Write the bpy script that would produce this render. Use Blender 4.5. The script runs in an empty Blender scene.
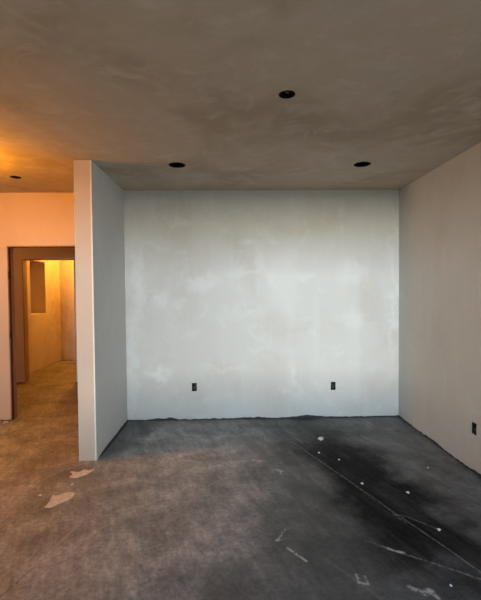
import bpy, bmesh, math, random
from mathutils import Vector, Matrix, noise

random.seed(7)
S = bpy.context.scene
COL = S.collection
PI = math.pi

# ------------------------------------------------------------------ layout (metres)
H = 2.74            # ceiling height
D = 4.78            # back wall
XL, XR = -1.243, 2.035
YP = 3.67           # front end of the stub wall
TP = 0.1555         # its thickness
YH = 4.87           # hall wall with the first opening
YF = 6.87           # wall with the second opening
XF = -3.80          # left wall of the far room
YB = 9.05           # back wall of the far room
XW = -5.6           # left end of the open space
YR = -3.2           # rear wall with the wide patio opening

# ------------------------------------------------------------------ helpers
def link(o, parent=None):
    COL.objects.link(o)
    if parent:
        o.parent = parent
    return o

def tag(o, label=None, cat=None, group=None, kind=None):
    if label: o['label'] = label
    if cat: o['category'] = cat
    if group: o['group'] = group
    if kind: o['kind'] = kind
    return o

def empty(name, loc, rot=(0, 0, 0)):
    o = bpy.data.objects.new(name, None)
    o.empty_display_size = 0.05
    o.location = loc
    o.rotation_euler = rot
    return link(o)

def build(name, bm, mat, parent=None, smooth=False, loc=None):
    bmesh.ops.recalc_face_normals(bm, faces=bm.faces[:])
    me = bpy.data.meshes.new(name)
    bm.to_mesh(me)
    bm.free()
    if mat: me.materials.append(mat)
    if smooth:
        for p in me.polygons: p.use_smooth = True
    o = bpy.data.objects.new(name, me)
    if loc: o.location = loc
    return link(o, parent)

def box(bm, x0, x1, y0, y1, z0, z1, bevel=0.0):
    r = bmesh.ops.create_cube(bm, size=1.0)
    vs = r['verts']
    for v in vs:
        v.co = Vector(((x0 + x1) / 2 + v.co.x * (x1 - x0), (y0 + y1) / 2 + v.co.y * (y1 - y0), (z0 + z1) / 2 + v.co.z * (z1 - z0)))
    if bevel:
        es = list({e for v in vs for e in v.link_edges})
        bmesh.ops.bevel(bm, geom=es, offset=bevel, segments=2, affect='EDGES', profile=0.5)

def tube(bm, pts, r, n=8, cap=True):
    pts = [Vector(p) for p in pts]
    rings = []
    up = Vector((0.31, 0.17, 0.93))
    for i, p in enumerate(pts):
        t = (pts[min(i + 1, len(pts) - 1)] - pts[max(i - 1, 0)]).normalized()
        a = t.cross(up)
        if a.length < 1e-4: a = t.cross(Vector((1, 0, 0)))
        a.normalize()
        b = t.cross(a)
        rings.append([bm.verts.new(p + (a * math.cos(2 * PI * k / n) + b * math.sin(2 * PI * k / n)) * r) for k in range(n)])
    for q, w in zip(rings, rings[1:]):
        for k in range(n):
            bm.faces.new((q[k], q[(k + 1) % n], w[(k + 1) % n], w[k]))
    if cap:
        bm.faces.new(rings[0]); bm.faces.new(rings[-1])

def spline(ctrl, n=8):
    c = [Vector(p) for p in ctrl]
    c = [c[0]] + c + [c[-1]]
    out = []
    for i in range(1, len(c) - 2):
        for k in range(n):
            t = k / n
            p0, p1, p2, p3 = c[i - 1], c[i], c[i + 1], c[i + 2]
            out.append(0.5 * ((2 * p1) + (p2 - p0) * t + (2 * p0 - 5 * p1 + 4 * p2 - p3) * t * t + (3 * p1 - p0 - 3 * p2 + p3) * t ** 3))
    out.append(c[-2])
    return out

def lathe(bm, prof, n=40, close=False):
    """prof: list of (r, z); revolved round z."""
    rings = []
    for r, z in prof:
        if r < 1e-6:
            rings.append([bm.verts.new((0, 0, z))])
        else:
            rings.append([bm.verts.new((r * math.cos(2 * PI * k / n), r * math.sin(2 * PI * k / n), z)) for k in range(n)])
    for a, b in zip(rings, rings[1:]):
        for k in range(n):
            k2 = (k + 1) % n
            if len(a) == 1 and len(b) == 1: continue
            if len(a) == 1: bm.faces.new((a[0], b[k2], b[k]))
            elif len(b) == 1: bm.faces.new((a[k], a[k2], b[0]))
            else: bm.faces.new((a[k], a[k2], b[k2], b[k]))

def panel(name, loops, thick, mat, matrix):
    """Flat slab with holes: loops of (u, v), the first the outline; front at w = 0, body to w = -thick; matrix places it."""
    cu = bpy.data.curves.new(name + '_curve', 'CURVE')
    cu.dimensions = '2D'
    cu.fill_mode = 'BOTH'
    cu.extrude = thick / 2
    for lp in loops:
        sp = cu.splines.new('POLY')
        sp.points.add(len(lp) - 1)
        for q, (u, v) in zip(sp.points, lp): q.co = (u, v, 0, 1)
        sp.use_cyclic_u = True
    tmp = bpy.data.objects.new(name + '_tmp', cu)
    COL.objects.link(tmp)
    dg = bpy.context.evaluated_depsgraph_get()
    me = bpy.data.meshes.new_from_object(tmp.evaluated_get(dg))
    bpy.data.objects.remove(tmp)
    bpy.data.curves.remove(cu)
    me.transform(matrix @ Matrix.Translation((0, 0, -thick / 2)))
    me.name = name
    me.materials.clear()
    me.materials.append(mat)
    for p in me.polygons: p.use_smooth = False
    o = bpy.data.objects.new(name, me)
    link(o)
    tag(o, kind='structure')
    return o

def rect(u0, u1, v0, v1):
    return [(u0, v0), (u1, v0), (u1, v1), (u0, v1)]

def circ(u, v, r, n=48):
    return [(u + r * math.cos(2 * PI * k / n), v + r * math.sin(2 * PI * k / n)) for k in range(n)]

def ragged(u0, u1, v1, base, amp, step=0.018, seed=0, bumps=()):
    """Outline whose bottom edge is torn: plaster that stops short of the slab."""
    pts = []
    n = int((u1 - u0) / step)
    for i in range(n + 1):
        u = u0 + (u1 - u0) * i / n
        v = base + amp * noise.noise(Vector((u * 3.1, seed, 0))) + amp * 0.8 * noise.noise(Vector((u * 17.0, seed + 5, 0)))
        for bu, bw, bh in bumps:
            v += bh * math.exp(-((u - bu) / bw) ** 2)
        pts.append((u, max(0.003, v)))
    return pts + [(u1, v1), (u0, v1)]

# frames: columns u, v, w(front normal)
def frame(origin, u, v, w):
    m = Matrix.Identity(4)
    for i in range(3):
        m[i][0], m[i][1], m[i][2], m[i][3] = u[i], v[i], w[i], origin[i]
    return m

# ------------------------------------------------------------------ node helpers
class NT:
    def __init__(self, name):
        self.m = bpy.data.materials.new(name)
        self.m.use_nodes = True
        self.t = self.m.node_tree
        self.b = self.t.nodes['Principled BSDF']
        self.pos = self.t.nodes.new('ShaderNodeNewGeometry').outputs['Position']
    def n(self, kind, **kw):
        x = self.t.nodes.new(kind)
        for k, v in kw.items(): setattr(x, k, v)
        return x
    def put(self, sock, val):
        if isinstance(val, bpy.types.NodeSocket): self.t.links.new(val, sock)
        else: sock.default_value = val
    def math(self, op, a, b=0.0, c=None, clamp=False):
        x = self.n('ShaderNodeMath', operation=op, use_clamp=clamp)
        self.put(x.inputs[0], a); self.put(x.inputs[1], b)
        if c is not None: self.put(x.inputs[2], c)
        return x.outputs[0]
    def vmath(self, op, a, b=(0, 0, 0)):
        x = self.n('ShaderNodeVectorMath', operation=op)
        self.put(x.inputs[0], a); self.put(x.inputs[1], b)
        return x.outputs[1] if op in ('DOT_PRODUCT', 'LENGTH', 'DISTANCE') else x.outputs[0]
    def noise(self, scale, detail=4, rough=0.55, vec=None, dist=0.0, stretch=None, rot=None):
        v = vec or self.pos
        if stretch or rot:
            mp = self.n('ShaderNodeMapping')
            mp.vector_type = 'TEXTURE' if False else 'POINT'
            self.put(mp.inputs['Vector'], v)
            if rot: mp.inputs['Rotation'].default_value = rot
            v1 = mp.outputs[0]
            if stretch:
                v1 = self.vmath('MULTIPLY', v1, stretch)
            v = v1
        x = self.n('ShaderNodeTexNoise')
        self.put(x.inputs['Vector'], v)
        x.inputs['Scale'].default_value = scale
        x.inputs['Detail'].default_value = detail
        x.inputs['Roughness'].default_value = rough
        x.inputs['Distortion'].default_value = dist
        return x.outputs[0]
    def step(self, v, lo, hi, a=0.0, b=1.0):
        x = self.n('ShaderNodeMapRange', interpolation_type='SMOOTHSTEP')
        self.put(x.inputs[0], v)
        for i, q in zip((1, 2, 3, 4), (lo, hi, a, b)): self.put(x.inputs[i], q)
        return x.outputs[0]
    def mix(self, f, a, b, mode='MIX'):
        x = self.n('ShaderNodeMix', data_type='RGBA', blend_type=mode)
        self.put(x.inputs[0], f)
        for s, q in ((x.inputs[6], a), (x.inputs[7], b)):
            if isinstance(q, bpy.types.NodeSocket): self.t.links.new(q, s)
            else: s.default_value = (*q, 1)
        return x.outputs[2]
    def ellipse(self, p, c, r, soft=0.5, ang=0.0):
        """1 inside the ellipse (axes r, in three dimensions), falling to 0 at its rim."""
        v = self.vmath('SUBTRACT', p, c)
        if ang:
            rt = self.n('ShaderNodeVectorRotate', rotation_type='Z_AXIS')
            self.put(rt.inputs['Vector'], v); rt.inputs['Angle'].default_value = -ang
            v = rt.outputs[0]
        v = self.vmath('DIVIDE', v, r)
        return self.step(self.vmath('LENGTH', v), 1 - soft, 1 + soft, 1.0, 0.0)
    def seg(self, p, a, b, w, soft=0.6):
        """1 on the floor line a-b of half width w."""
        a3, b3 = Vector((*a, 0)), Vector((*b, 0))
        d = b3 - a3
        pa = self.vmath('SUBTRACT', p, tuple(a3))
        t = self.math('DIVIDE', self.vmath('DOT_PRODUCT', pa, tuple(d)), d.length_squared, clamp=True)
        sc = self.n('ShaderNodeVectorMath', operation='SCALE')
        sc.inputs[0].default_value = d
        self.put(sc.inputs['Scale'], t)
        dist = self.vmath('DISTANCE', pa, sc.outputs[0])
        return self.step(dist, w * (1 - soft), w * (1 + soft), 1.0, 0.0)
    def bump(self, h, strength, dist, prev=None):
        x = self.n('ShaderNodeBump')
        x.inputs['Strength'].default_value = strength
        x.inputs['Distance'].default_value = dist
        self.put(x.inputs['Height'], h)
        if prev is not None: self.put(x.inputs['Normal'], prev)
        return x.outputs[0]
    def done(self, color=None, rough=None, normal=None, **kw):
        if color is not None:
            if isinstance(color, tuple): self.b.inputs['Base Color'].default_value = (*color, 1)
            else: self.put(self.b.inputs['Base Color'], color)
        if rough is not None: self.put(self.b.inputs['Roughness'], rough)
        if normal is not None: self.put(self.b.inputs['Normal'], normal)
        for k, v in kw.items(): self.put(self.b.inputs[k.replace('_', ' ')], v)
        return self.m

def simple(name, color, rough=0.6, scale=40, var=0.15, **kw):
    t = NT(name)
    f = t.noise(scale, 3)
    c = t.mix(t.step(f, 0.3, 0.7), tuple(x * (1 - var) for x in color), tuple(min(1, x * (1 + var)) for x in color))
    return t.done(c, rough, **kw)

# ------------------------------------------------------------------ materials
def plaster(name, base, dark, light, blotches=(), seed=0.0, amt=1.0):
    t = NT(name)
    p = t.vmath('ADD', t.pos, (seed, seed * 1.7, seed * 0.6))
    big = t.noise(1.15, 5, 0.55, p, 0.7)
    mid = t.noise(3.6, 6, 0.6, p, 1.1)
    fine = t.noise(24, 5, 0.65, p)
    c = t.mix(t.math('MULTIPLY', t.step(big, 0.42, 0.68), 0.75 * amt), base, dark)
    c = t.mix(t.math('MULTIPLY', t.step(mid, 0.52, 0.72), 0.55 * amt), c, light)
    c = t.mix(t.math('MULTIPLY', t.step(fine, 0.35, 0.75), 0.16), c, dark)
    # faint vertical trowel passes
    tr = t.noise(2.6, 3, 0.5, p, 0.2, stretch=(2.4, 2.4, 0.35))
    c = t.mix(t.math('MULTIPLY', t.step(tr, 0.5, 0.7), 0.25 * amt), c, light)
    # skim patches of lighter plaster that have a shape of their own
    warp = t.n('ShaderNodeTexNoise'); t.put(warp.inputs['Vector'], t.pos); warp.inputs['Scale'].default_value = 7; warp.inputs['Detail'].default_value = 5
    pw = t.vmath('ADD', t.pos, t.vmath('MULTIPLY', t.vmath('SUBTRACT', warp.outputs['Color'], (0.5, 0.5, 0.5)), (0.34, 0.34, 0.34)))
    for (cen, rad, col, op) in blotches:
        c = t.mix(t.math('MULTIPLY', t.ellipse(pw, cen, rad, 0.75), op), c, col)
    nb = t.bump(t.noise(2.0, 3, 0.5, p), 0.5, 0.02)
    nb = t.bump(t.noise(55, 4, 0.6, p), 0.12, 0.004, nb)
    return t.done(c, 0.85, nb, Specular_IOR_Level=0.25)

BASE, DARK, LITE = (0.56, 0.555, 0.535), (0.50, 0.48, 0.455), (0.62, 0.62, 0.61)
W = (0.70, 0.71, 0.71)
def bw(x, z, rx, rz, op, col=W):
    return ((x, D, z), (rx, 0.4, rz), col, op * 0.62)
M_back = plaster('plaster_back', (0.525, 0.522, 0.510), (0.475, 0.453, 0.425), (0.58, 0.60, 0.60), [
    bw(-0.87, 0.56, 0.11, 0.06, 0.9), bw(-0.86, 1.45, 0.06, 0.09, 0.5), bw(-0.33, 1.62, 0.16, 0.08, 0.5), bw(-0.62, 1.40, 0.08, 0.09, 0.4),
    bw(0.18, 2.10, 0.10, 0.06, 0.55), bw(0.36, 1.93, 0.06, 0.18, 0.4), bw(0.20, 1.78, 0.15, 0.07, 0.4), bw(-1.10, 1.6, 0.05, 0.5, 0.45),
    bw(-1.17, 0.5, 0.04, 0.7, 0.5, (0.60, 0.68, 0.70)), bw(1.45, 1.20, 0.16, 0.08, 0.35), bw(0.62, 1.70, 0.16, 0.35, 0.3), bw(1.4, 1.75, 0.12, 0.12, 0.3),
    bw(0.05, 1.25, 0.3, 0.08, 0.25), bw(-0.1, 0.62, 0.22, 0.05, 0.3), bw(0.55, 0.75, 0.12, 0.06, 0.35, (0.42, 0.40, 0.38)), bw(0.75, 0.98, 0.06, 0.10, 0.3, (0.42, 0.40, 0.38)),
    bw(0.3, 0.85, 0.06, 0.05, 0.35), bw(1.96, 1.6, 0.03, 0.9, 0.4), bw(-0.5, 1.02, 0.10, 0.05, 0.3)], 0.0, 1.1)
M_wall = plaster('plaster_wall', BASE, DARK, LITE, (), 3.3, 0.8)
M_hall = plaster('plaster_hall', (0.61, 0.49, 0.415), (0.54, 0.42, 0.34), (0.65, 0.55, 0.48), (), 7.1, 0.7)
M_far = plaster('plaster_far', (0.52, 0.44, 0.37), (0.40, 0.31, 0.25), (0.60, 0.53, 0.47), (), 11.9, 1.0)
M_ceil = plaster('plaster_ceiling', (0.47, 0.405, 0.325), (0.37, 0.305, 0.23), (0.54, 0.495, 0.43), (), 5.7, 1.25)
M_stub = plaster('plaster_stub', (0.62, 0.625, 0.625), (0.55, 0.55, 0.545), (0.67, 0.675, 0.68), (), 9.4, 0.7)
M_bead = simple('bead_metal_white', (0.78, 0.77, 0.75), 0.5, 30, 0.05)
M_gap = simple('gap_dark', (0.035, 0.033, 0.032), 0.9, 60, 0.4)
M_wood = None
def wood(name, a, b):
    t = NT(name)
    g = t.noise(3.0, 5, 0.6, None, 0.8, stretch=(14, 14, 0.7))
    c = t.mix(t.step(g, 0.35, 0.7), a, b)
    return t.done(c, 0.65, t.bump(g, 0.2, 0.004))
M_wood = wood('wood_buck', (0.27, 0.15, 0.085), (0.42, 0.26, 0.15))
M_wood_dark = wood('wood_stop', (0.075, 0.032, 0.018), (0.13, 0.06, 0.03))
M_hinge = simple('hinge_steel', (0.05, 0.03, 0.025), 0.45, 60, 0.2, Metallic=0.6)
M_can = simple('can_black', (0.004, 0.004, 0.004), 0.9, 40, 0.2, Specular_IOR_Level=0.1)
M_can_rim = simple('can_rim', (0.007, 0.007, 0.006), 0.8, 40, 0.2, Specular_IOR_Level=0.2)
M_sock = simple('socket_black', (0.012, 0.012, 0.011), 0.6, 40, 0.1)
M_box = simple('box_plastic', (0.004, 0.0045, 0.006), 0.6, 40, 0.2, Specular_IOR_Level=0.25)
M_wire_k = simple('wire_black', (0.012, 0.012, 0.013), 0.4, 40, 0.2)
M_wire_w = simple('wire_white', (0.13, 0.14, 0.155), 0.5, 40, 0.1)
M_wire_c = simple('wire_copper', (0.16, 0.075, 0.04), 0.5, 40, 0.1, Metallic=0.7)
M_screw = simple('screw_zinc', (0.16, 0.16, 0.17), 0.35, 40, 0.1, Metallic=0.9)
M_splat = simple('dried_plaster', (0.66, 0.58, 0.52), 0.9, 30, 0.12)
M_crumb = simple('plaster_crumb', (0.68, 0.67, 0.66), 0.9, 60, 0.08)

def floor_mat():
    t = NT('concrete_slab')
    flat = t.vmath('MULTIPLY', t.pos, (1, 1, 0))
    wp = t.n('ShaderNodeTexNoise'); t.put(wp.inputs['Vector'], flat); wp.inputs['Scale'].default_value = 2.3; wp.inputs['Detail'].default_value = 6; wp.inputs['Roughness'].default_value = 0.6
    w0 = t.vmath('MULTIPLY', t.vmath('SUBTRACT', wp.outputs['Color'], (0.5, 0.5, 0.5)), (1, 1, 0))
    pw = t.vmath('ADD', flat, t.vmath('MULTIPLY', w0, (0.9, 0.9, 0)))
    ps = t.vmath('ADD', flat, t.vmath('MULTIPLY', w0, (0.035, 0.035, 0)))
    big = t.noise(0.9, 6, 0.6, flat, 0.6)
    mid = t.noise(3.2, 7, 0.62, flat, 0.9)
    fine = t.noise(26, 6, 0.68, flat)
    JA = math.atan2(2.125 - 4.555, 1.365 - 0.502)
    streak = t.noise(2.2, 6, 0.62, flat, 0.5, stretch=(0.55, 5.0, 1), rot=(0, 0, -JA))
    # bare slab, mottled grey
    c = t.mix(t.step(mid, 0.32, 0.68), (0.21, 0.205, 0.205), (0.31, 0.30, 0.30))
    c = t.mix(t.math('MULTIPLY', t.step(streak, 0.45, 0.72), 0.45), c, (0.36, 0.35, 0.35))
    # dark sealer wiped over the right hand side and along the back
    dk = t.mix(t.step(streak, 0.36, 0.68), (0.036, 0.038, 0.041), (0.125, 0.13, 0.138))
    c = t.mix(t.math('MULTIPLY', t.ellipse(pw, (1.40, 3.0, 0), (1.22, 4.2, 1), 0.30), 0.94), c, dk)
    c = t.mix(t.math('MULTIPLY', t.ellipse(pw, (0.65, 1.5, 0), (0.85, 1.2, 1), 0.4), 0.75), c, (0.050, 0.052, 0.054))
    c = t.mix(t.math('MULTIPLY', t.ellipse(pw, (0.3, 4.75, 0), (1.7, 0.42, 1), 0.5), 0.5), c, (0.15, 0.157, 0.168))
    c = t.mix(t.math('MULTIPLY', t.ellipse(pw, (-1.15, 4.35, 0), (0.24, 0.62, 1), 0.4), 0.8), c, (0.06, 0.063, 0.07))
    # blackest wet-looking stain along the joint
    black = t.math('MULTIPLY', t.ellipse(pw, (1.10, 3.10, 0), (0.44, 1.45, 1), 0.6, 0.16), 0.95)
    c = t.mix(black, c, t.mix(t.step(streak, 0.40, 0.70), (0.005, 0.005, 0.0055), (0.030, 0.031, 0.033)))
    c = t.mix(t.math('MULTIPLY', t.ellipse(pw, (-0.25, 1.75, 0), (0.75, 0.45, 1), 0.45), 0.5), c, (0.10, 0.098, 0.098))  # dimness of the near floor painted into the slab colour
    c = t.mix(t.math('MULTIPLY', t.ellipse(pw, (-2.6, 7.2, 0), (1.8, 2.2, 1), 0.3), 0.75), c, (0.155, 0.12, 0.10))
    # dusty greyish strip under the right wall and the patch in the near right
    c = t.mix(t.math('MULTIPLY', t.ellipse(pw, (1.85, 3.5, 0), (0.36, 1.6, 1), 0.4), 0.7), c, t.mix(t.step(mid, 0.3, 0.7), (0.075, 0.08, 0.085), (0.15, 0.158, 0.165)))
    c = t.mix(t.math('MULTIPLY', t.ellipse(pw, (1.05, 2.0, 0), (0.28, 0.2, 1), 0.35), 0.4), c, (0.11, 0.115, 0.122))
    # trowel swirls and uneven wiping
    sw = t.noise(2.7, 8, 0.68, flat, 0.5)
    g1 = t.step(sw, 0.30, 0.70, 0.64, 1.38)
    g2 = t.step(t.noise(7, 7, 0.72, flat, 0.25, stretch=(0.7, 2.6, 1), rot=(0, 0, -JA)), 0.28, 0.72, 0.76, 1.26)
    g3 = t.step(t.noise(34, 7, 0.75, flat), 0.30, 0.70, 0.72, 1.30)
    gm = t.math('MULTIPLY', t.math('MULTIPLY', g1, g2), g3)
    cc = t.n('ShaderNodeCombineXYZ')
    for k in range(3): t.put(cc.inputs[k], gm)
    c = t.mix(1.0, c, cc.outputs[0], 'MULTIPLY')
    # thin films of pale plaster dust
    film = t.math('MULTIPLY', t.step(t.noise(2.2, 9, 0.72, flat, 0.4), 0.54, 0.72), t.step(fine, 0.25, 0.7))
    c = t.mix(t.math('MULTIPLY', film, t.math('MULTIPLY_ADD', black, -0.30, 0.36)), c, (0.34, 0.34, 0.345))
    # scratches, chalk and the slab's joint
    brk = t.step(t.noise(38, 5, 0.75, flat), 0.38, 0.58)
    def line(a, b, w, op, col, soft=0.7):
        nonlocal c
        m = t.math('MULTIPLY', t.seg(ps, a, b, w, soft), brk)
        c = t.mix(t.math('MULTIPLY', m, op), c, col)
    PALE, WHITE = (0.26, 0.26, 0.255), (0.55, 0.545, 0.54)
    line((0.40, 4.62), (1.45, 1.90), 0.005, 0.75, PALE)
    line((0.415, 4.62), (1.465, 1.90), 0.005, 0.8, (0.02, 0.02, 0.02))
    line((0.55, 4.60), (0.72, 4.0), 0.008, 0.6, PALE)
    line((0.83, 2.42), (1.35, 2.06), 0.007, 0.65, PALE)
    line((0.94, 2.345), (1.01, 2.305), 0.011, 0.9, WHITE)
    line((0.285, 2.44), (0.345, 2.55), 0.006, 0.8, WHITE)
    line((0.285, 2.44), (0.345, 2.46), 0.009, 0.5, PALE)
    line((0.28, 2.44), (0.29, 2.445), 0.010, 1.0, WHITE)
    line((0.335, 2.36), (0.425, 2.245), 0.007, 0.95, WHITE)
    line((0.55, 2.25), (0.75, 1.95), 0.010, 0.3, PALE)
    line((1.12, 2.70), (1.20, 2.67), 0.009, 0.6, PALE)
    line((1.20, 2.67), (1.33, 2.52), 0.006, 0.55, PALE)
    line((1.12, 2.70), (1.155, 2.60), 0.007, 0.5, PALE)
    line((0.672, 2.13), (0.672, 2.07), 0.008, 0.55, WHITE)
    line((0.672, 2.07), (0.715, 2.06), 0.009, 0.7, WHITE)
    line((0.715, 2.06), (0.715, 2.12), 0.006, 0.35, WHITE)
    line((0.93, 2.03), (0.965, 2.00), 0.014, 0.6, WHITE)
    line((0.98, 1.985), (1.02, 2.0), 0.016, 0.75, WHITE)
    line((1.02, 2.0), (1.035, 1.955), 0.011, 0.6, WHITE)
    line((0.20, 3.62), (0.27, 3.60), 0.018, 0.6, WHITE)
    line((0.235, 3.57), (0.26, 3.58), 0.012, 0.4, WHITE)
    line((0.38, 3.42), (0.42, 3.39), 0.020, 0.65, WHITE)
    line((0.41, 3.33), (0.42, 3.38), 0.010, 0.5, WHITE)
    line((0.35, 3.2), (0.39, 3.0), 0.010, 0.35, PALE)
    line((-0.84, 3.47), (-0.78, 3.52), 0.020, 0.55, (0.45, 0.43, 0.41))
    line((-0.90, 3.43), (-0.84, 3.45), 0.012, 0.4, (0.45, 0.43, 0.41))
    line((-0.40, 2.95), (0.10, 3.45), 0.008, 0.4, (0.36, 0.35, 0.345))
    line((-0.38, 2.86), (-0.25, 2.98), 0.012, 0.45, (0.38, 0.37, 0.365))
    line((-0.16, 2.52), (-0.12, 2.56), 0.012, 0.5, (0.38, 0.37, 0.365))
    line((-0.03, 2.42), (0.04, 2.42), 0.008, 0.4, (0.38, 0.37, 0.365))
    line((-0.715, 4.72), (-0.69, 4.40), 0.010, 0.5, (0.30, 0.30, 0.30))
    line((-1.21, 2.00), (-1.12, 2.26), 0.006, 0.8, (0.04, 0.03, 0.026))
    line((-1.12, 2.26), (-1.02, 2.60), 0.005, 0.5, (0.06, 0.045, 0.04))
    line((-1.13, 2.20), (-0.985, 2.85), 0.009, 0.6, (0.42, 0.39, 0.37))
    line((-0.90, 2.02), (-0.74, 2.44), 0.011, 0.5, (0.38, 0.36, 0.345))
    line((-0.98, 2.47), (-0.93, 2.50), 0.013, 0.5, (0.42, 0.39, 0.37))
    line((-0.62, 3.9), (-0.30, 4.2), 0.014, 0.25, PALE)
    line((-2.55, 4.94), (-1.70, 4.93), 0.020, 0.5, (0.42, 0.38, 0.35))
    # scuffed specks
    sp = t.noise(9, 8, 0.75, flat, 0.4)
    c = t.mix(t.math('MULTIPLY', t.step(sp, 0.66, 0.74), 0.35), c, (0.34, 0.33, 0.32))
    c = t.mix(t.math('MULTIPLY', t.step(fine, 0.45, 0.75), 0.25), c, (0.05, 0.047, 0.045))
    nb = t.bump(big, 0.4, 0.02)
    nb = t.bump(fine, 0.25, 0.004, nb)
    r = t.step(streak, 0.3, 0.7, 0.42, 0.62)
    return t.done(c, r, nb, Specular_IOR_Level=t.math('MULTIPLY_ADD', black, -0.50, 0.5))
M_floor = floor_mat()

# ------------------------------------------------------------------ setting
FR_Z = frame((0, 0, 0), (1, 0, 0), (0, 1, 0), (0, 0, 1))
panel('floor', [rect(XW, XR + 0.3, YR - 0.2, YB + 0.3)], 0.15, M_floor, FR_Z)

CANS = [(-0.489, 3.811, 0.075), (1.261, 3.79, 0.075)]
JBOX = (0.354, 2.441, 0.050)
HBOX = (-2.20, 4.215, 0.052)
holes = [circ(x, y, r + 0.001) for x, y, r in CANS + [JBOX, HBOX]]
FR_C = frame((0, 0, H), (1, 0, 0), (0, -1, 0), (0, 0, -1))
panel('ceiling', [rect(XW, XR + 0.3, -(YB + 0.3), -(YR - 0.2))] + [[(u, -v) for u, v in h] for h in holes], 0.14, M_ceil, FR_C)

BXW, BXH = 0.0565, 0.096
def bh(u, v): return rect(u - BXW / 2 - 0.001, u + BXW / 2 + 0.001, v - BXH / 2 - 0.001, v + BXH / 2 + 0.001)

# back wall, front faces -Y: u = +X, v = Z, w = -Y
OUT_B = [(-0.440, 0.398), (1.235, 0.388)]
panel('wall_back', [ragged(XL - 0.02, XR + 0.05, H + 0.1, 0.014, 0.012, seed=1, bumps=[(-0.73, 0.05, 0.022), (-0.88, 0.06, 0.012), (0.95, 0.16, 0.022), (0.35, 0.12, 0.01)])] + [bh(*q) for q in OUT_B], 0.085, M_back, frame((0, D, 0), (1, 0, 0), (0, 0, 1), (0, -1, 0)))
# right wall, front faces -X: u = -Y, v = Z
OUT_R = (-3.272, 0.382)
panel('wall_right', [ragged(-(D + 0.08), -(YR - 0.1), H + 0.1, 0.016, 0.013, seed=4, bumps=[(-3.9, 0.12, 0.012), (-3.15, 0.2, 0.022)])] + [bh(*OUT_R), rect(0.5, 2.5, 0.2, 2.2)], 0.12, M_wall, frame((XR, 0, 0), (0, -1, 0), (0, 0, 1), (-1, 0, 0)))  # large rectangle is an unseen opening cut for the added side fill
# near-black strips behind the gap below the torn plaster
b = bmesh.new(); box(b, XL - 0.02, XR + 0.05, D + 0.004, D + 0.06, 0, 0.07)
tag(build('base_strip_back', b, M_gap), kind='structure')
b = bmesh.new(); box(b, XR + 0.004, XR + 0.06, YR, D + 0.06, 0, 0.07)
tag(build('base_strip_right', b, M_gap), kind='structure')

# stub wall between room and hall
b = bmesh.new()
n = 40
def stub_edge(side):  # torn bottom on the room side only
    return None
box(b, XL - TP, XL, YP, YH + 0.02, 0.0, H + 0.05, 0.004)
wl = tag(build('wall_left', b, M_stub), kind='structure')
wl.data.materials.append(M_hall)        # tan hall material on the stub's front and hall-side faces
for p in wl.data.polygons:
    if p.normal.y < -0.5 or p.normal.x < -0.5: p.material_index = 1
b = bmesh.new()
pts = []
NB = 46
for i in range(NB + 1):
    y = YP + 0.06 + (D - YP - 0.06) * i / NB
    d = 0.010 + 0.012 * abs(noise.noise(Vector((y * 9, 2.2, 0)))) + 0.010 * abs(noise.noise(Vector((y * 30, 6.2, 0))))
    pts.append((y, d * min(1, i / 6)))
prev = None
for y, d in pts:
    a = b.verts.new((XL + 0.0005, y, 0.001)); c_ = b.verts.new((XL + 0.0005 + d * 0.45, y, d * 0.55)); e = b.verts.new((XL + 0.0005, y, 0.004 + d * 1.1)); f = b.verts.new((XL + 0.002 + d * 1.2, y, 0.001))
    if prev:
        b.faces.new((prev[2], prev[1], c_, e)); b.faces.new((prev[1], prev[3], f, c_)); b.faces.new((prev[3], prev[0], a, f)); b.faces.new((prev[0], prev[2], e, a))
    prev = (a, c_, e, f)
tag(build('base_strip_left', b, M_gap), kind='structure')  # near-black irregular strip along the stub's foot
# metal corner beads on the stub wall's two edges
b = bmesh.new(); box(b, XL - 0.011, XL + 0.0015, YP - 0.0015, YP + 0.010, 0.004, H, 0.001)
tag(build('trim_1', b, M_bead), kind='structure')
b = bmesh.new(); box(b, XL - TP - 0.0015, XL - TP + 0.006, YP - 0.0012, YP + 0.006, 0.004, H, 0.0008)
tag(build('trim_2', b, simple('bead_dull', (0.62, 0.56, 0.50), 0.6, 30, 0.05)), kind='structure')

# hall wall with the first doorway
O1 = (-2.668, -1.70, 2.108)
lp = ragged(XW, O1[0], 1.0, 0.012, 0.010, seed=8)[:-2] + [(O1[0], O1[2]), (O1[1], O1[2]), (O1[1], 0.0), (XL - 0.02, 0.0), (XL - 0.02, H + 0.1), (XW, H + 0.1)]
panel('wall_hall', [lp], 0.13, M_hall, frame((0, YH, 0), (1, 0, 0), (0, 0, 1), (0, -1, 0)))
# wall across the passage with the second doorway
O2 = (-3.515, -2.640, 2.105)
lp = [(XW, 0.012), (O2[0], 0.012), (O2[0], O2[2]), (O2[1], O2[2]), (O2[1], 0), (-0.8, 0), (-0.8, H + 0.1), (XW, H + 0.1)]
panel('wall_passage', [lp], 0.14, M_hall, frame((0, YF, 0), (1, 0, 0), (0, 0, 1), (0, -1, 0)))
# end wall of the passage
b = bmesh.new(); box(b, -0.9, -0.78, D + 0.085, YF + 0.1, 0, H + 0.05)
tag(build('wall_passage_right', b, M_hall), kind='structure')
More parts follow.
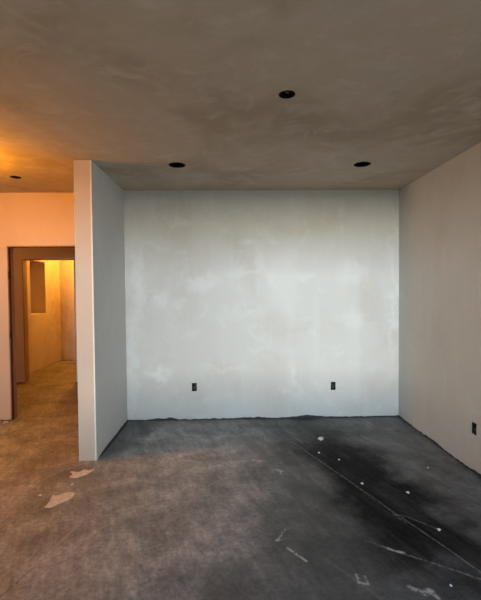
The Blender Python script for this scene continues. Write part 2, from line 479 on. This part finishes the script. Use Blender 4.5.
# far room: left wall with a plastered niche, back wall, right wall
NY = (7.71, 8.33); NZ = (1.11, 2.155)
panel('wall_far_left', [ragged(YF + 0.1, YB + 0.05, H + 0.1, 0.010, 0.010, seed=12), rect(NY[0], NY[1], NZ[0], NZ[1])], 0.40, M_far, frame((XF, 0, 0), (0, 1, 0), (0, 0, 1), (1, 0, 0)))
b = bmesh.new(); box(b, XF - 0.47, XF - 0.40, NY[0] - 0.1, NY[1] + 0.1, NZ[0] - 0.1, NZ[1] + 0.1)
tag(build('wall_niche', b, M_far), kind='structure')
panel('wall_far_back', [ragged(XF - 0.1, -1.0, H + 0.1, 0.012, 0.010, seed=15)], 0.12, M_far, frame((0, YB, 0), (1, 0, 0), (0, 0, 1), (0, -1, 0)))
b = bmesh.new(); box(b, -1.55, -1.43, YF + 0.13, YB + 0.05, 0, H + 0.05)
tag(build('wall_far_right', b, M_far), kind='structure')
b = bmesh.new(); box(b, XF - 0.06, XF - 0.01, YF + 0.14, YB, 0, 0.05); box(b, XF - 0.05, -1.55, YB + 0.01, YB + 0.06, 0, 0.05)
tag(build('base_strip_far', b, M_gap), kind='structure')
# left end and rear of the open space
panel('wall_outer_left', [rect(YR - 0.1, YB + 0.1, 0, H + 0.05), rect(-1.6, 0.8, 0.7, 2.2)], 0.12, M_hall, frame((XW, 0, 0), (0, 1, 0), (0, 0, 1), (1, 0, 0)))  # unseen opening cut for the added left fill
PO = (-1.0, 1.8, 1.0, 2.15)   # window opening behind the camera
panel('wall_rear', [rect(XW, XR + 0.1, 0, H + 0.1), rect(*PO)], 0.16, M_wall, frame((0, YR, 0), (1, 0, 0), (0, 0, 1), (0, 1, 0)))

# door bucks: bare wooden jambs left in the two openings
def doorway(name, o, y0, depth, hinges):
    r = empty(name, ((o[0] + o[1]) / 2, y0, 0)); tag(r, kind='structure')
    c = r.location
    def P(nm, x0, x1, ya, yb, z0, z1, m, par=r, bev=0.002):
        b = bmesh.new(); box(b, x0 - c.x, x1 - c.x, ya - c.y, yb - c.y, z0, z1, bev)
        return build(nm, b, m, par)
    j = P('jamb', o[0] + 0.0005, o[0] + 0.012, y0 + 0.004, y0 + depth - 0.002, 0, o[2] - 0.0005, M_wood)
    P('jamb', o[1] - 0.012, o[1] - 0.0005, y0 + 0.004, y0 + depth - 0.002, 0, o[2] - 0.0005, M_wood)
    P('header_board', o[0] + 0.0125, o[1] - 0.0125, y0 + 0.004, y0 + depth - 0.002, o[2] - 0.012, o[2] - 0.0005, M_wood)
    if hinges:
        P('door_stop', o[0] + 0.0125, o[0] + 0.015, y0 + 0.004, y0 + 0.055, 0, o[2] - 0.013, M_wood_dark)
        P('door_stop', o[0] + 0.0155, o[1] - 0.013, y0 + 0.004, y0 + 0.055, o[2] - 0.015, o[2] - 0.0125, M_wood_dark)
        for z in hinges:
            P('hinge', o[0] + 0.010, o[0] + 0.022, y0 - 0.005, y0 + 0.024, z - 0.045, z + 0.045, M_hinge)
    return r
doorway('door_1', O1, YH, 0.13, (1.76, 1.04))
doorway('door_2', O2, YF, 0.14, None)

# ------------------------------------------------------------------ recessed light cans
def can(x, y, r, label):
    o = empty('recessed_light', (x, y, H))
    tag(o, label, 'recessed light', 'open recessed light cans in the ceiling')
    b = bmesh.new()
    lathe(b, [(r - 0.001, -0.002), (r - 0.001, 0.16), (0.0, 0.175), ])
    lathe(b, [(r - 0.004, -0.002), (r - 0.004, 0.157), (0.0, 0.170)])
    build('housing', b, M_can, o, True)
    b = bmesh.new()
    lathe(b, [(r - 0.006, 0.000), (r - 0.006, -0.003), (r + 0.004, -0.003), (r + 0.005, -0.0003), (r - 0.006, 0.0)])
    build('rim', b, M_can_rim, o, True)
    b = bmesh.new()
    lathe(b, [(0.0, 0.165), (0.024, 0.165), (0.024, 0.115), (0.020, 0.112), (0.016, 0.115), (0.016, 0.15), (0, 0.15)], 24)
    build('lamp_socket', b, M_sock, o, True)
    b = bmesh.new()
    tube(b, spline([(0.022, 0.0, 0.14), (0.045, 0.01, 0.10), (0.055, -0.02, 0.12), (0.06, -0.03, 0.158)]), 0.0035)
    build('cable', b, M_wire_k, o, True)
    return o
can(*CANS[0], 'open black recessed light can in ceiling nearer the narrow stub wall')
can(*CANS[1], 'open black recessed light can in ceiling nearer the right wall corner')

def round_box(x, y, r, label, wires):
    o = empty('ceiling_box', (x, y, H))
    tag(o, label, 'ceiling box', 'round ceiling wiring boxes')
    b = bmesh.new()
    lathe(b, [(r - 0.001, -0.002), (r - 0.001, 0.055), (0, 0.055)])
    lathe(b, [(r - 0.004, -0.002), (r - 0.004, 0.052), (0, 0.052)])
    lathe(b, [(r - 0.001, -0.002), (r - 0.004, -0.002)])
    build('box_body', b, M_can, o, True)
    for s in (-1, 1):
        b = bmesh.new()
        box(b, s * (r - 0.010) - 0.006, s * (r - 0.010) + 0.006, -0.006, 0.006, -0.002, 0.03, 0.001)
        e = build('screw_ear', b, M_can_rim, o)
        b = bmesh.new()
        lathe(b, [(0, -0.0045), (0.003, -0.004), (0.0035, -0.002), (0.0015, 0.01)], 12)
        build('screw', b, M_can_rim, e, True, (s * (r - 0.010), 0, 0))
    if wires:
        b = bmesh.new(); tube(b, spline([(-0.01, 0.01, 0.05), (-0.02, -0.008, 0.02), (0.0, -0.015, 0.004), (0.012, -0.004, 0.012), (0.004, 0.01, 0.03)]), 0.0028)
        build('wire', b, M_wire_w, o, True)
        b = bmesh.new(); tube(b, spline([(0.01, 0.015, 0.05), (0.024, 0.008, 0.02), (0.018, -0.012, 0.006), (-0.006, -0.004, 0.016)]), 0.0028)
        build('wire', b, M_wire_k, o, True)
    return o
round_box(*JBOX, 'black round ceiling box with wire ends, nearest of the ceiling holes', True)
round_box(*HBOX, 'small round ceiling box in the amber lit hall ceiling before doorway', False)

# ------------------------------------------------------------------ wall boxes
def wall_box(loc, rotz, label, variant):
    o = empty('outlet_box', loc, (0, 0, rotz))
    tag(o, label, 'electrical box', 'open electrical boxes in the walls')
    w, h, d, th = BXW / 2, BXH / 2, 0.065, 0.0028
    b = bmesh.new()     # local: front faces -Y, body goes to +Y
    box(b, -w, -w + th, -0.002, d, -h, h); box(b, w - th, w, -0.002, d, -h, h)
    box(b, -w + th, w - th, -0.002, d, -h, -h + th); box(b, -w + th, w - th, -0.002, d, h - th, h)
    box(b, -w + th, w - th, d - th, d, -h + th, h - th)
    build('box_body', b, M_box, o)
    for s in (-1, 1):
        b = bmesh.new(); box(b, -0.007, 0.007, 0.0, 0.03, s * (h - 0.009) - 0.006, s * (h - 0.009) + 0.006, 0.001)
        e = build('screw_ear', b, M_box, o)
        b = bmesh.new(); bmesh.ops.create_cone(b, cap_ends=True, segments=12, radius1=0.0028, radius2=0.0034, depth=0.003, matrix=Matrix.Rotation(PI / 2, 4, 'X'))
        build('screw', b, M_screw, e, True, (0, -0.001, s * (h - 0.009)))
    a = variant
    paths = [
        ([(0.004 * a, 0.06, 0.040), (0.012 * a, 0.02, 0.030), (0.018 * a, 0.006, 0.014), (0.010 * a, 0.004, -0.002), (-0.004 * a, 0.008, -0.010), (0.008 * a, 0.006, -0.026), (0.018 * a, 0.02, -0.032)], 0.0030, M_wire_w),
        ([(-0.008 * a, 0.06, 0.038), (-0.016 * a, 0.022, 0.026), (-0.018 * a, 0.010, 0.0), (-0.006 * a, 0.012, -0.022), (0.006 * a, 0.02, -0.010)], 0.0030, M_wire_k),
        ([(0.0, 0.06, 0.040), (0.004 * a, 0.030, 0.018), (-0.010 * a, 0.018, 0.004), (-0.014 * a, 0.014, -0.018), (-0.002 * a, 0.016, -0.030)], 0.0018, M_wire_c)]
    for p, r, m in paths:
        b = bmesh.new(); tube(b, spline(p), r); build('wire', b, m, o, True)
    return o
wall_box((OUT_B[0][0], D, OUT_B[0][1]), 0, 'black open electrical box low on the back wall, towards the stub wall', 1)
wall_box((OUT_B[1][0], D, OUT_B[1][1]), 0, 'black open electrical box low on the back wall, towards the right corner', -1)
wall_box((XR, -OUT_R[0], OUT_R[1]), -PI / 2, 'black open electrical box on the right side wall near the frame edge', 1)

# ------------------------------------------------------------------ dried plaster on the floor
def splat(outline, h, label):
    cx = sum(p[0] for p in outline) / len(outline); cy = sum(p[1] for p in outline) / len(outline)
    sm = spline([(x - cx, y - cy, 0) for x, y in outline + [outline[0]]], 6)[:-1]
    b = bmesh.new()
    rings = []
    for k, (s, z) in enumerate(((1.0, 0.0003), (0.93, h * 0.7), (0.75, h), (0.4, h * 0.9))):
        rings.append([b.verts.new((p.x * s * (1 + 0.06 * noise.noise(Vector((p.x * 40, p.y * 40, 1)))), p.y * s * (1 + 0.06 * noise.noise(Vector((p.x * 40, p.y * 40, 4)))), z + (0.0008 * noise.noise(p * 60) if k > 1 else 0))) for p in sm])
    n = len(sm)
    for a, c in zip(rings, rings[1:]):
        for k in range(n): b.faces.new((a[k], a[(k + 1) % n], c[(k + 1) % n], c[k]))
    m = b.verts.new((0, 0, h * 0.9))
    for k in range(n): b.faces.new((rings[-1][k], rings[-1][(k + 1) % n], m))
    b.faces.new(rings[0][::-1])
    o = build('plaster_splat', b, M_splat, None, True, (cx, cy, 0))
    return tag(o, label, 'plaster', 'dried plaster splats by the stub wall')
splat([(-1.36, 2.89), (-1.315, 2.885), (-1.26, 2.95), (-1.215, 3.0), (-1.215, 3.09), (-1.26, 3.10), (-1.30, 3.085), (-1.345, 3.05), (-1.375, 3.06), (-1.36, 2.97)], 0.004, 'larger beige dried plaster splat on floor, farther from the stub wall')
splat([(-1.37, 3.36), (-1.31, 3.335), (-1.25, 3.38), (-1.225, 3.42), (-1.20, 3.50), (-1.24, 3.475), (-1.29, 3.495), (-1.32, 3.45), (-1.40, 3.46), (-1.36, 3.41)], 0.004, 'smaller beige dried plaster splat on floor just below the stub wall foot')

def crumb(x, y, s, label, flat=0.45, seed=0, m=M_crumb):
    b = bmesh.new()
    bmesh.ops.create_icosphere(b, subdivisions=2, radius=1.0)
    for v in b.verts:
        q = v.co.copy()
        k = 0.95 + 0.75 * noise.noise(q * 1.5 + Vector((seed * 3.7, 0, 0))) + 0.2 * noise.noise(q * 3.1 + Vector((0, seed * 2.1, 0)))
        v.co = Vector((q.x * k * s, q.y * k * s * 0.8, max(-0.6, q.z * k) * s * flat))
    zmin = min(v.co.z for v in b.verts)
    for v in b.verts: v.co.z -= zmin
    o = build('plaster_crumb', b, m, None, False, (x, y, 0))
    o.rotation_euler.z = seed * 1.3
    return tag(o, label, 'plaster crumb', 'plaster crumbs scattered on the floor')
CR = [
    ((0.928, 4.10), 0.036, 'largest white plaster crumb on dark floor below the right back wall box', 0.3),
    ((0.832, 3.751), 0.012, 'tiny pale crumb just in front of the largest white crumb', 0.6),
    ((0.979, 3.588), 0.013, 'small white crumb beside the floor joint, third out from back wall', 0.6),
    ((1.04, 3.135), 0.016, 'white crumb close beside the floor joint midway along the black stain', 0.6),
    ((1.704, 3.392), 0.011, 'small pale crumb on the grey floor nearest the right wall', 0.6),
    ((1.343, 2.98), 0.020, 'flat pale crumb on the black stain right of the floor joint', 0.35),
    ((1.335, 2.511), 0.015, 'pale crumb at the end of the curved scratch in black stain', 0.5),
    ((1.144, 2.029), 0.010, 'single white crumb in the near right corner of the floor', 0.6),
    ((-2.37, 4.22), 0.018, 'pale crumb on the brown hall floor in front of the doorway', 0.4),
    ((-2.36, 3.95), 0.014, 'crumb on the hall floor left of the other, by frame edge', 0.4),
    ((-1.62, 3.22), 0.014, 'upper pale crumb on brown floor left of the two splats', 0.4),
    ((-1.47, 3.06), 0.016, 'pale crumb just left of the larger beige splat', 0.4),
    ((-1.29, 3.22), 0.014, 'crumb lying in the gap between the two beige splats', 0.4),
]
for i, ((x, y), s, lab, f) in enumerate(CR):
    crumb(x, y, s * (1.0 if i == 0 else 0.82), lab, f, i + 1, M_splat if x < 0 else M_crumb)
# rubble at the foot of the hall wall and at the back wall
crumb(-2.79, 4.80, 0.045, 'pale lump of plaster rubble at foot of the hall wall by doorway', 0.4, 21, M_splat)
crumb(-2.69, 4.80, 0.030, 'smaller plaster lump beside the doorway jamb foot', 0.4, 23, M_splat)

# ------------------------------------------------------------------ light
def area(name, loc, target, sx, sy, power, color, spread=PI):
    l = bpy.data.lights.new(name, 'AREA'); l.shape = 'RECTANGLE'; l.size = sx; l.size_y = sy
    l.energy = power; l.color = color; l.spread = spread
    o = bpy.data.objects.new(name, l); o.location = loc
    o.rotation_euler = (Vector(target) - Vector(loc)).to_track_quat('-Z', 'Y').to_euler()
    return link(o)
def bulb(name, loc, power, color, r):
    l = bpy.data.lights.new(name, 'POINT'); l.energy = power; l.color = color; l.shadow_soft_size = r
    o = bpy.data.objects.new(name, l); o.location = loc
    return link(o)
area('horizon_glow', (-0.35, -13.0, 1.73), (-0.35, 0, 1.73), 5.4, 0.5, 1480, (1.0, 0.94, 0.80))
area('sky_band', (-0.35, -13.0, 2.33), (-0.35, 0, 2.33), 5.4, 0.7, 2080, (0.77, 0.93, 1.04))
area('high_sky', (-0.6, -13.0, 5.3), (0.4, 2.0, 0.5), 4.6, 2.0, 2300, (0.28, 0.62, 1.0))
area('window_daylight', (0.4, YR - 0.10, 1.57), (0.4, 4, 1.2), 2.8, 1.15, 32, (1.0, 0.82, 0.58))
area('side_fill', (XR + 0.03, -1.5, 1.2), (-1.2, 3.6, 0.8), 2.0, 2.0, 52, (0.80, 0.95, 1.0))  # added fill, brightens the stub's room side and the floor
area('left_fill', (XW - 0.03, -0.4, 1.45), (0, 0.6, 1.2), 2.4, 1.5, 26, (0.75, 1.0, 0.80))  # added fill from the left, brightens the right wall
bulb('hall_bulb', (-2.45, 3.36, 2.48), 80, (1.0, 0.34, 0.0), 0.06)
bulb('passage_fill', (-4.2, 5.6, 2.1), 16, (1.0, 0.36, 0.03), 0.06)  # added unseen lamp, lifts the passage wall and header
bulb('far_bulb', (-3.0, 8.62, 2.48), 112, (1.0, 0.43, 0.05), 0.08)

w = bpy.data.worlds.new('world'); S.world = w; w.use_nodes = True
w.node_tree.nodes['Background'].inputs[0].default_value = (0.75, 0.87, 1.0, 1)
w.node_tree.nodes['Background'].inputs[1].default_value = 0.015

# ------------------------------------------------------------------ camera
cam = bpy.data.cameras.new('camera')
cam.sensor_fit = 'VERTICAL'; cam.sensor_height = 36.0; cam.lens = 400.0 / 600.0 * 36.0
cam.clip_start = 0.05; cam.clip_end = 100
co = bpy.data.objects.new('camera', cam); link(co)
yaw, pitch, roll = 0.0256, 0.0269, 0.0084
co.matrix_world = Matrix.Translation((0, 0, 1.5662)) @ Matrix.Rotation(-yaw, 4, 'Z') @ Matrix.Rotation(PI / 2 - pitch, 4, 'X') @ Matrix.Rotation(-roll, 4, 'Z')
S.camera = co

S.view_settings.view_transform = 'Standard'
S.view_settings.look = 'None'
S.view_settings.exposure = 0.0
S.view_settings.gamma = 1.0
S.view_settings.use_curve_mapping = False
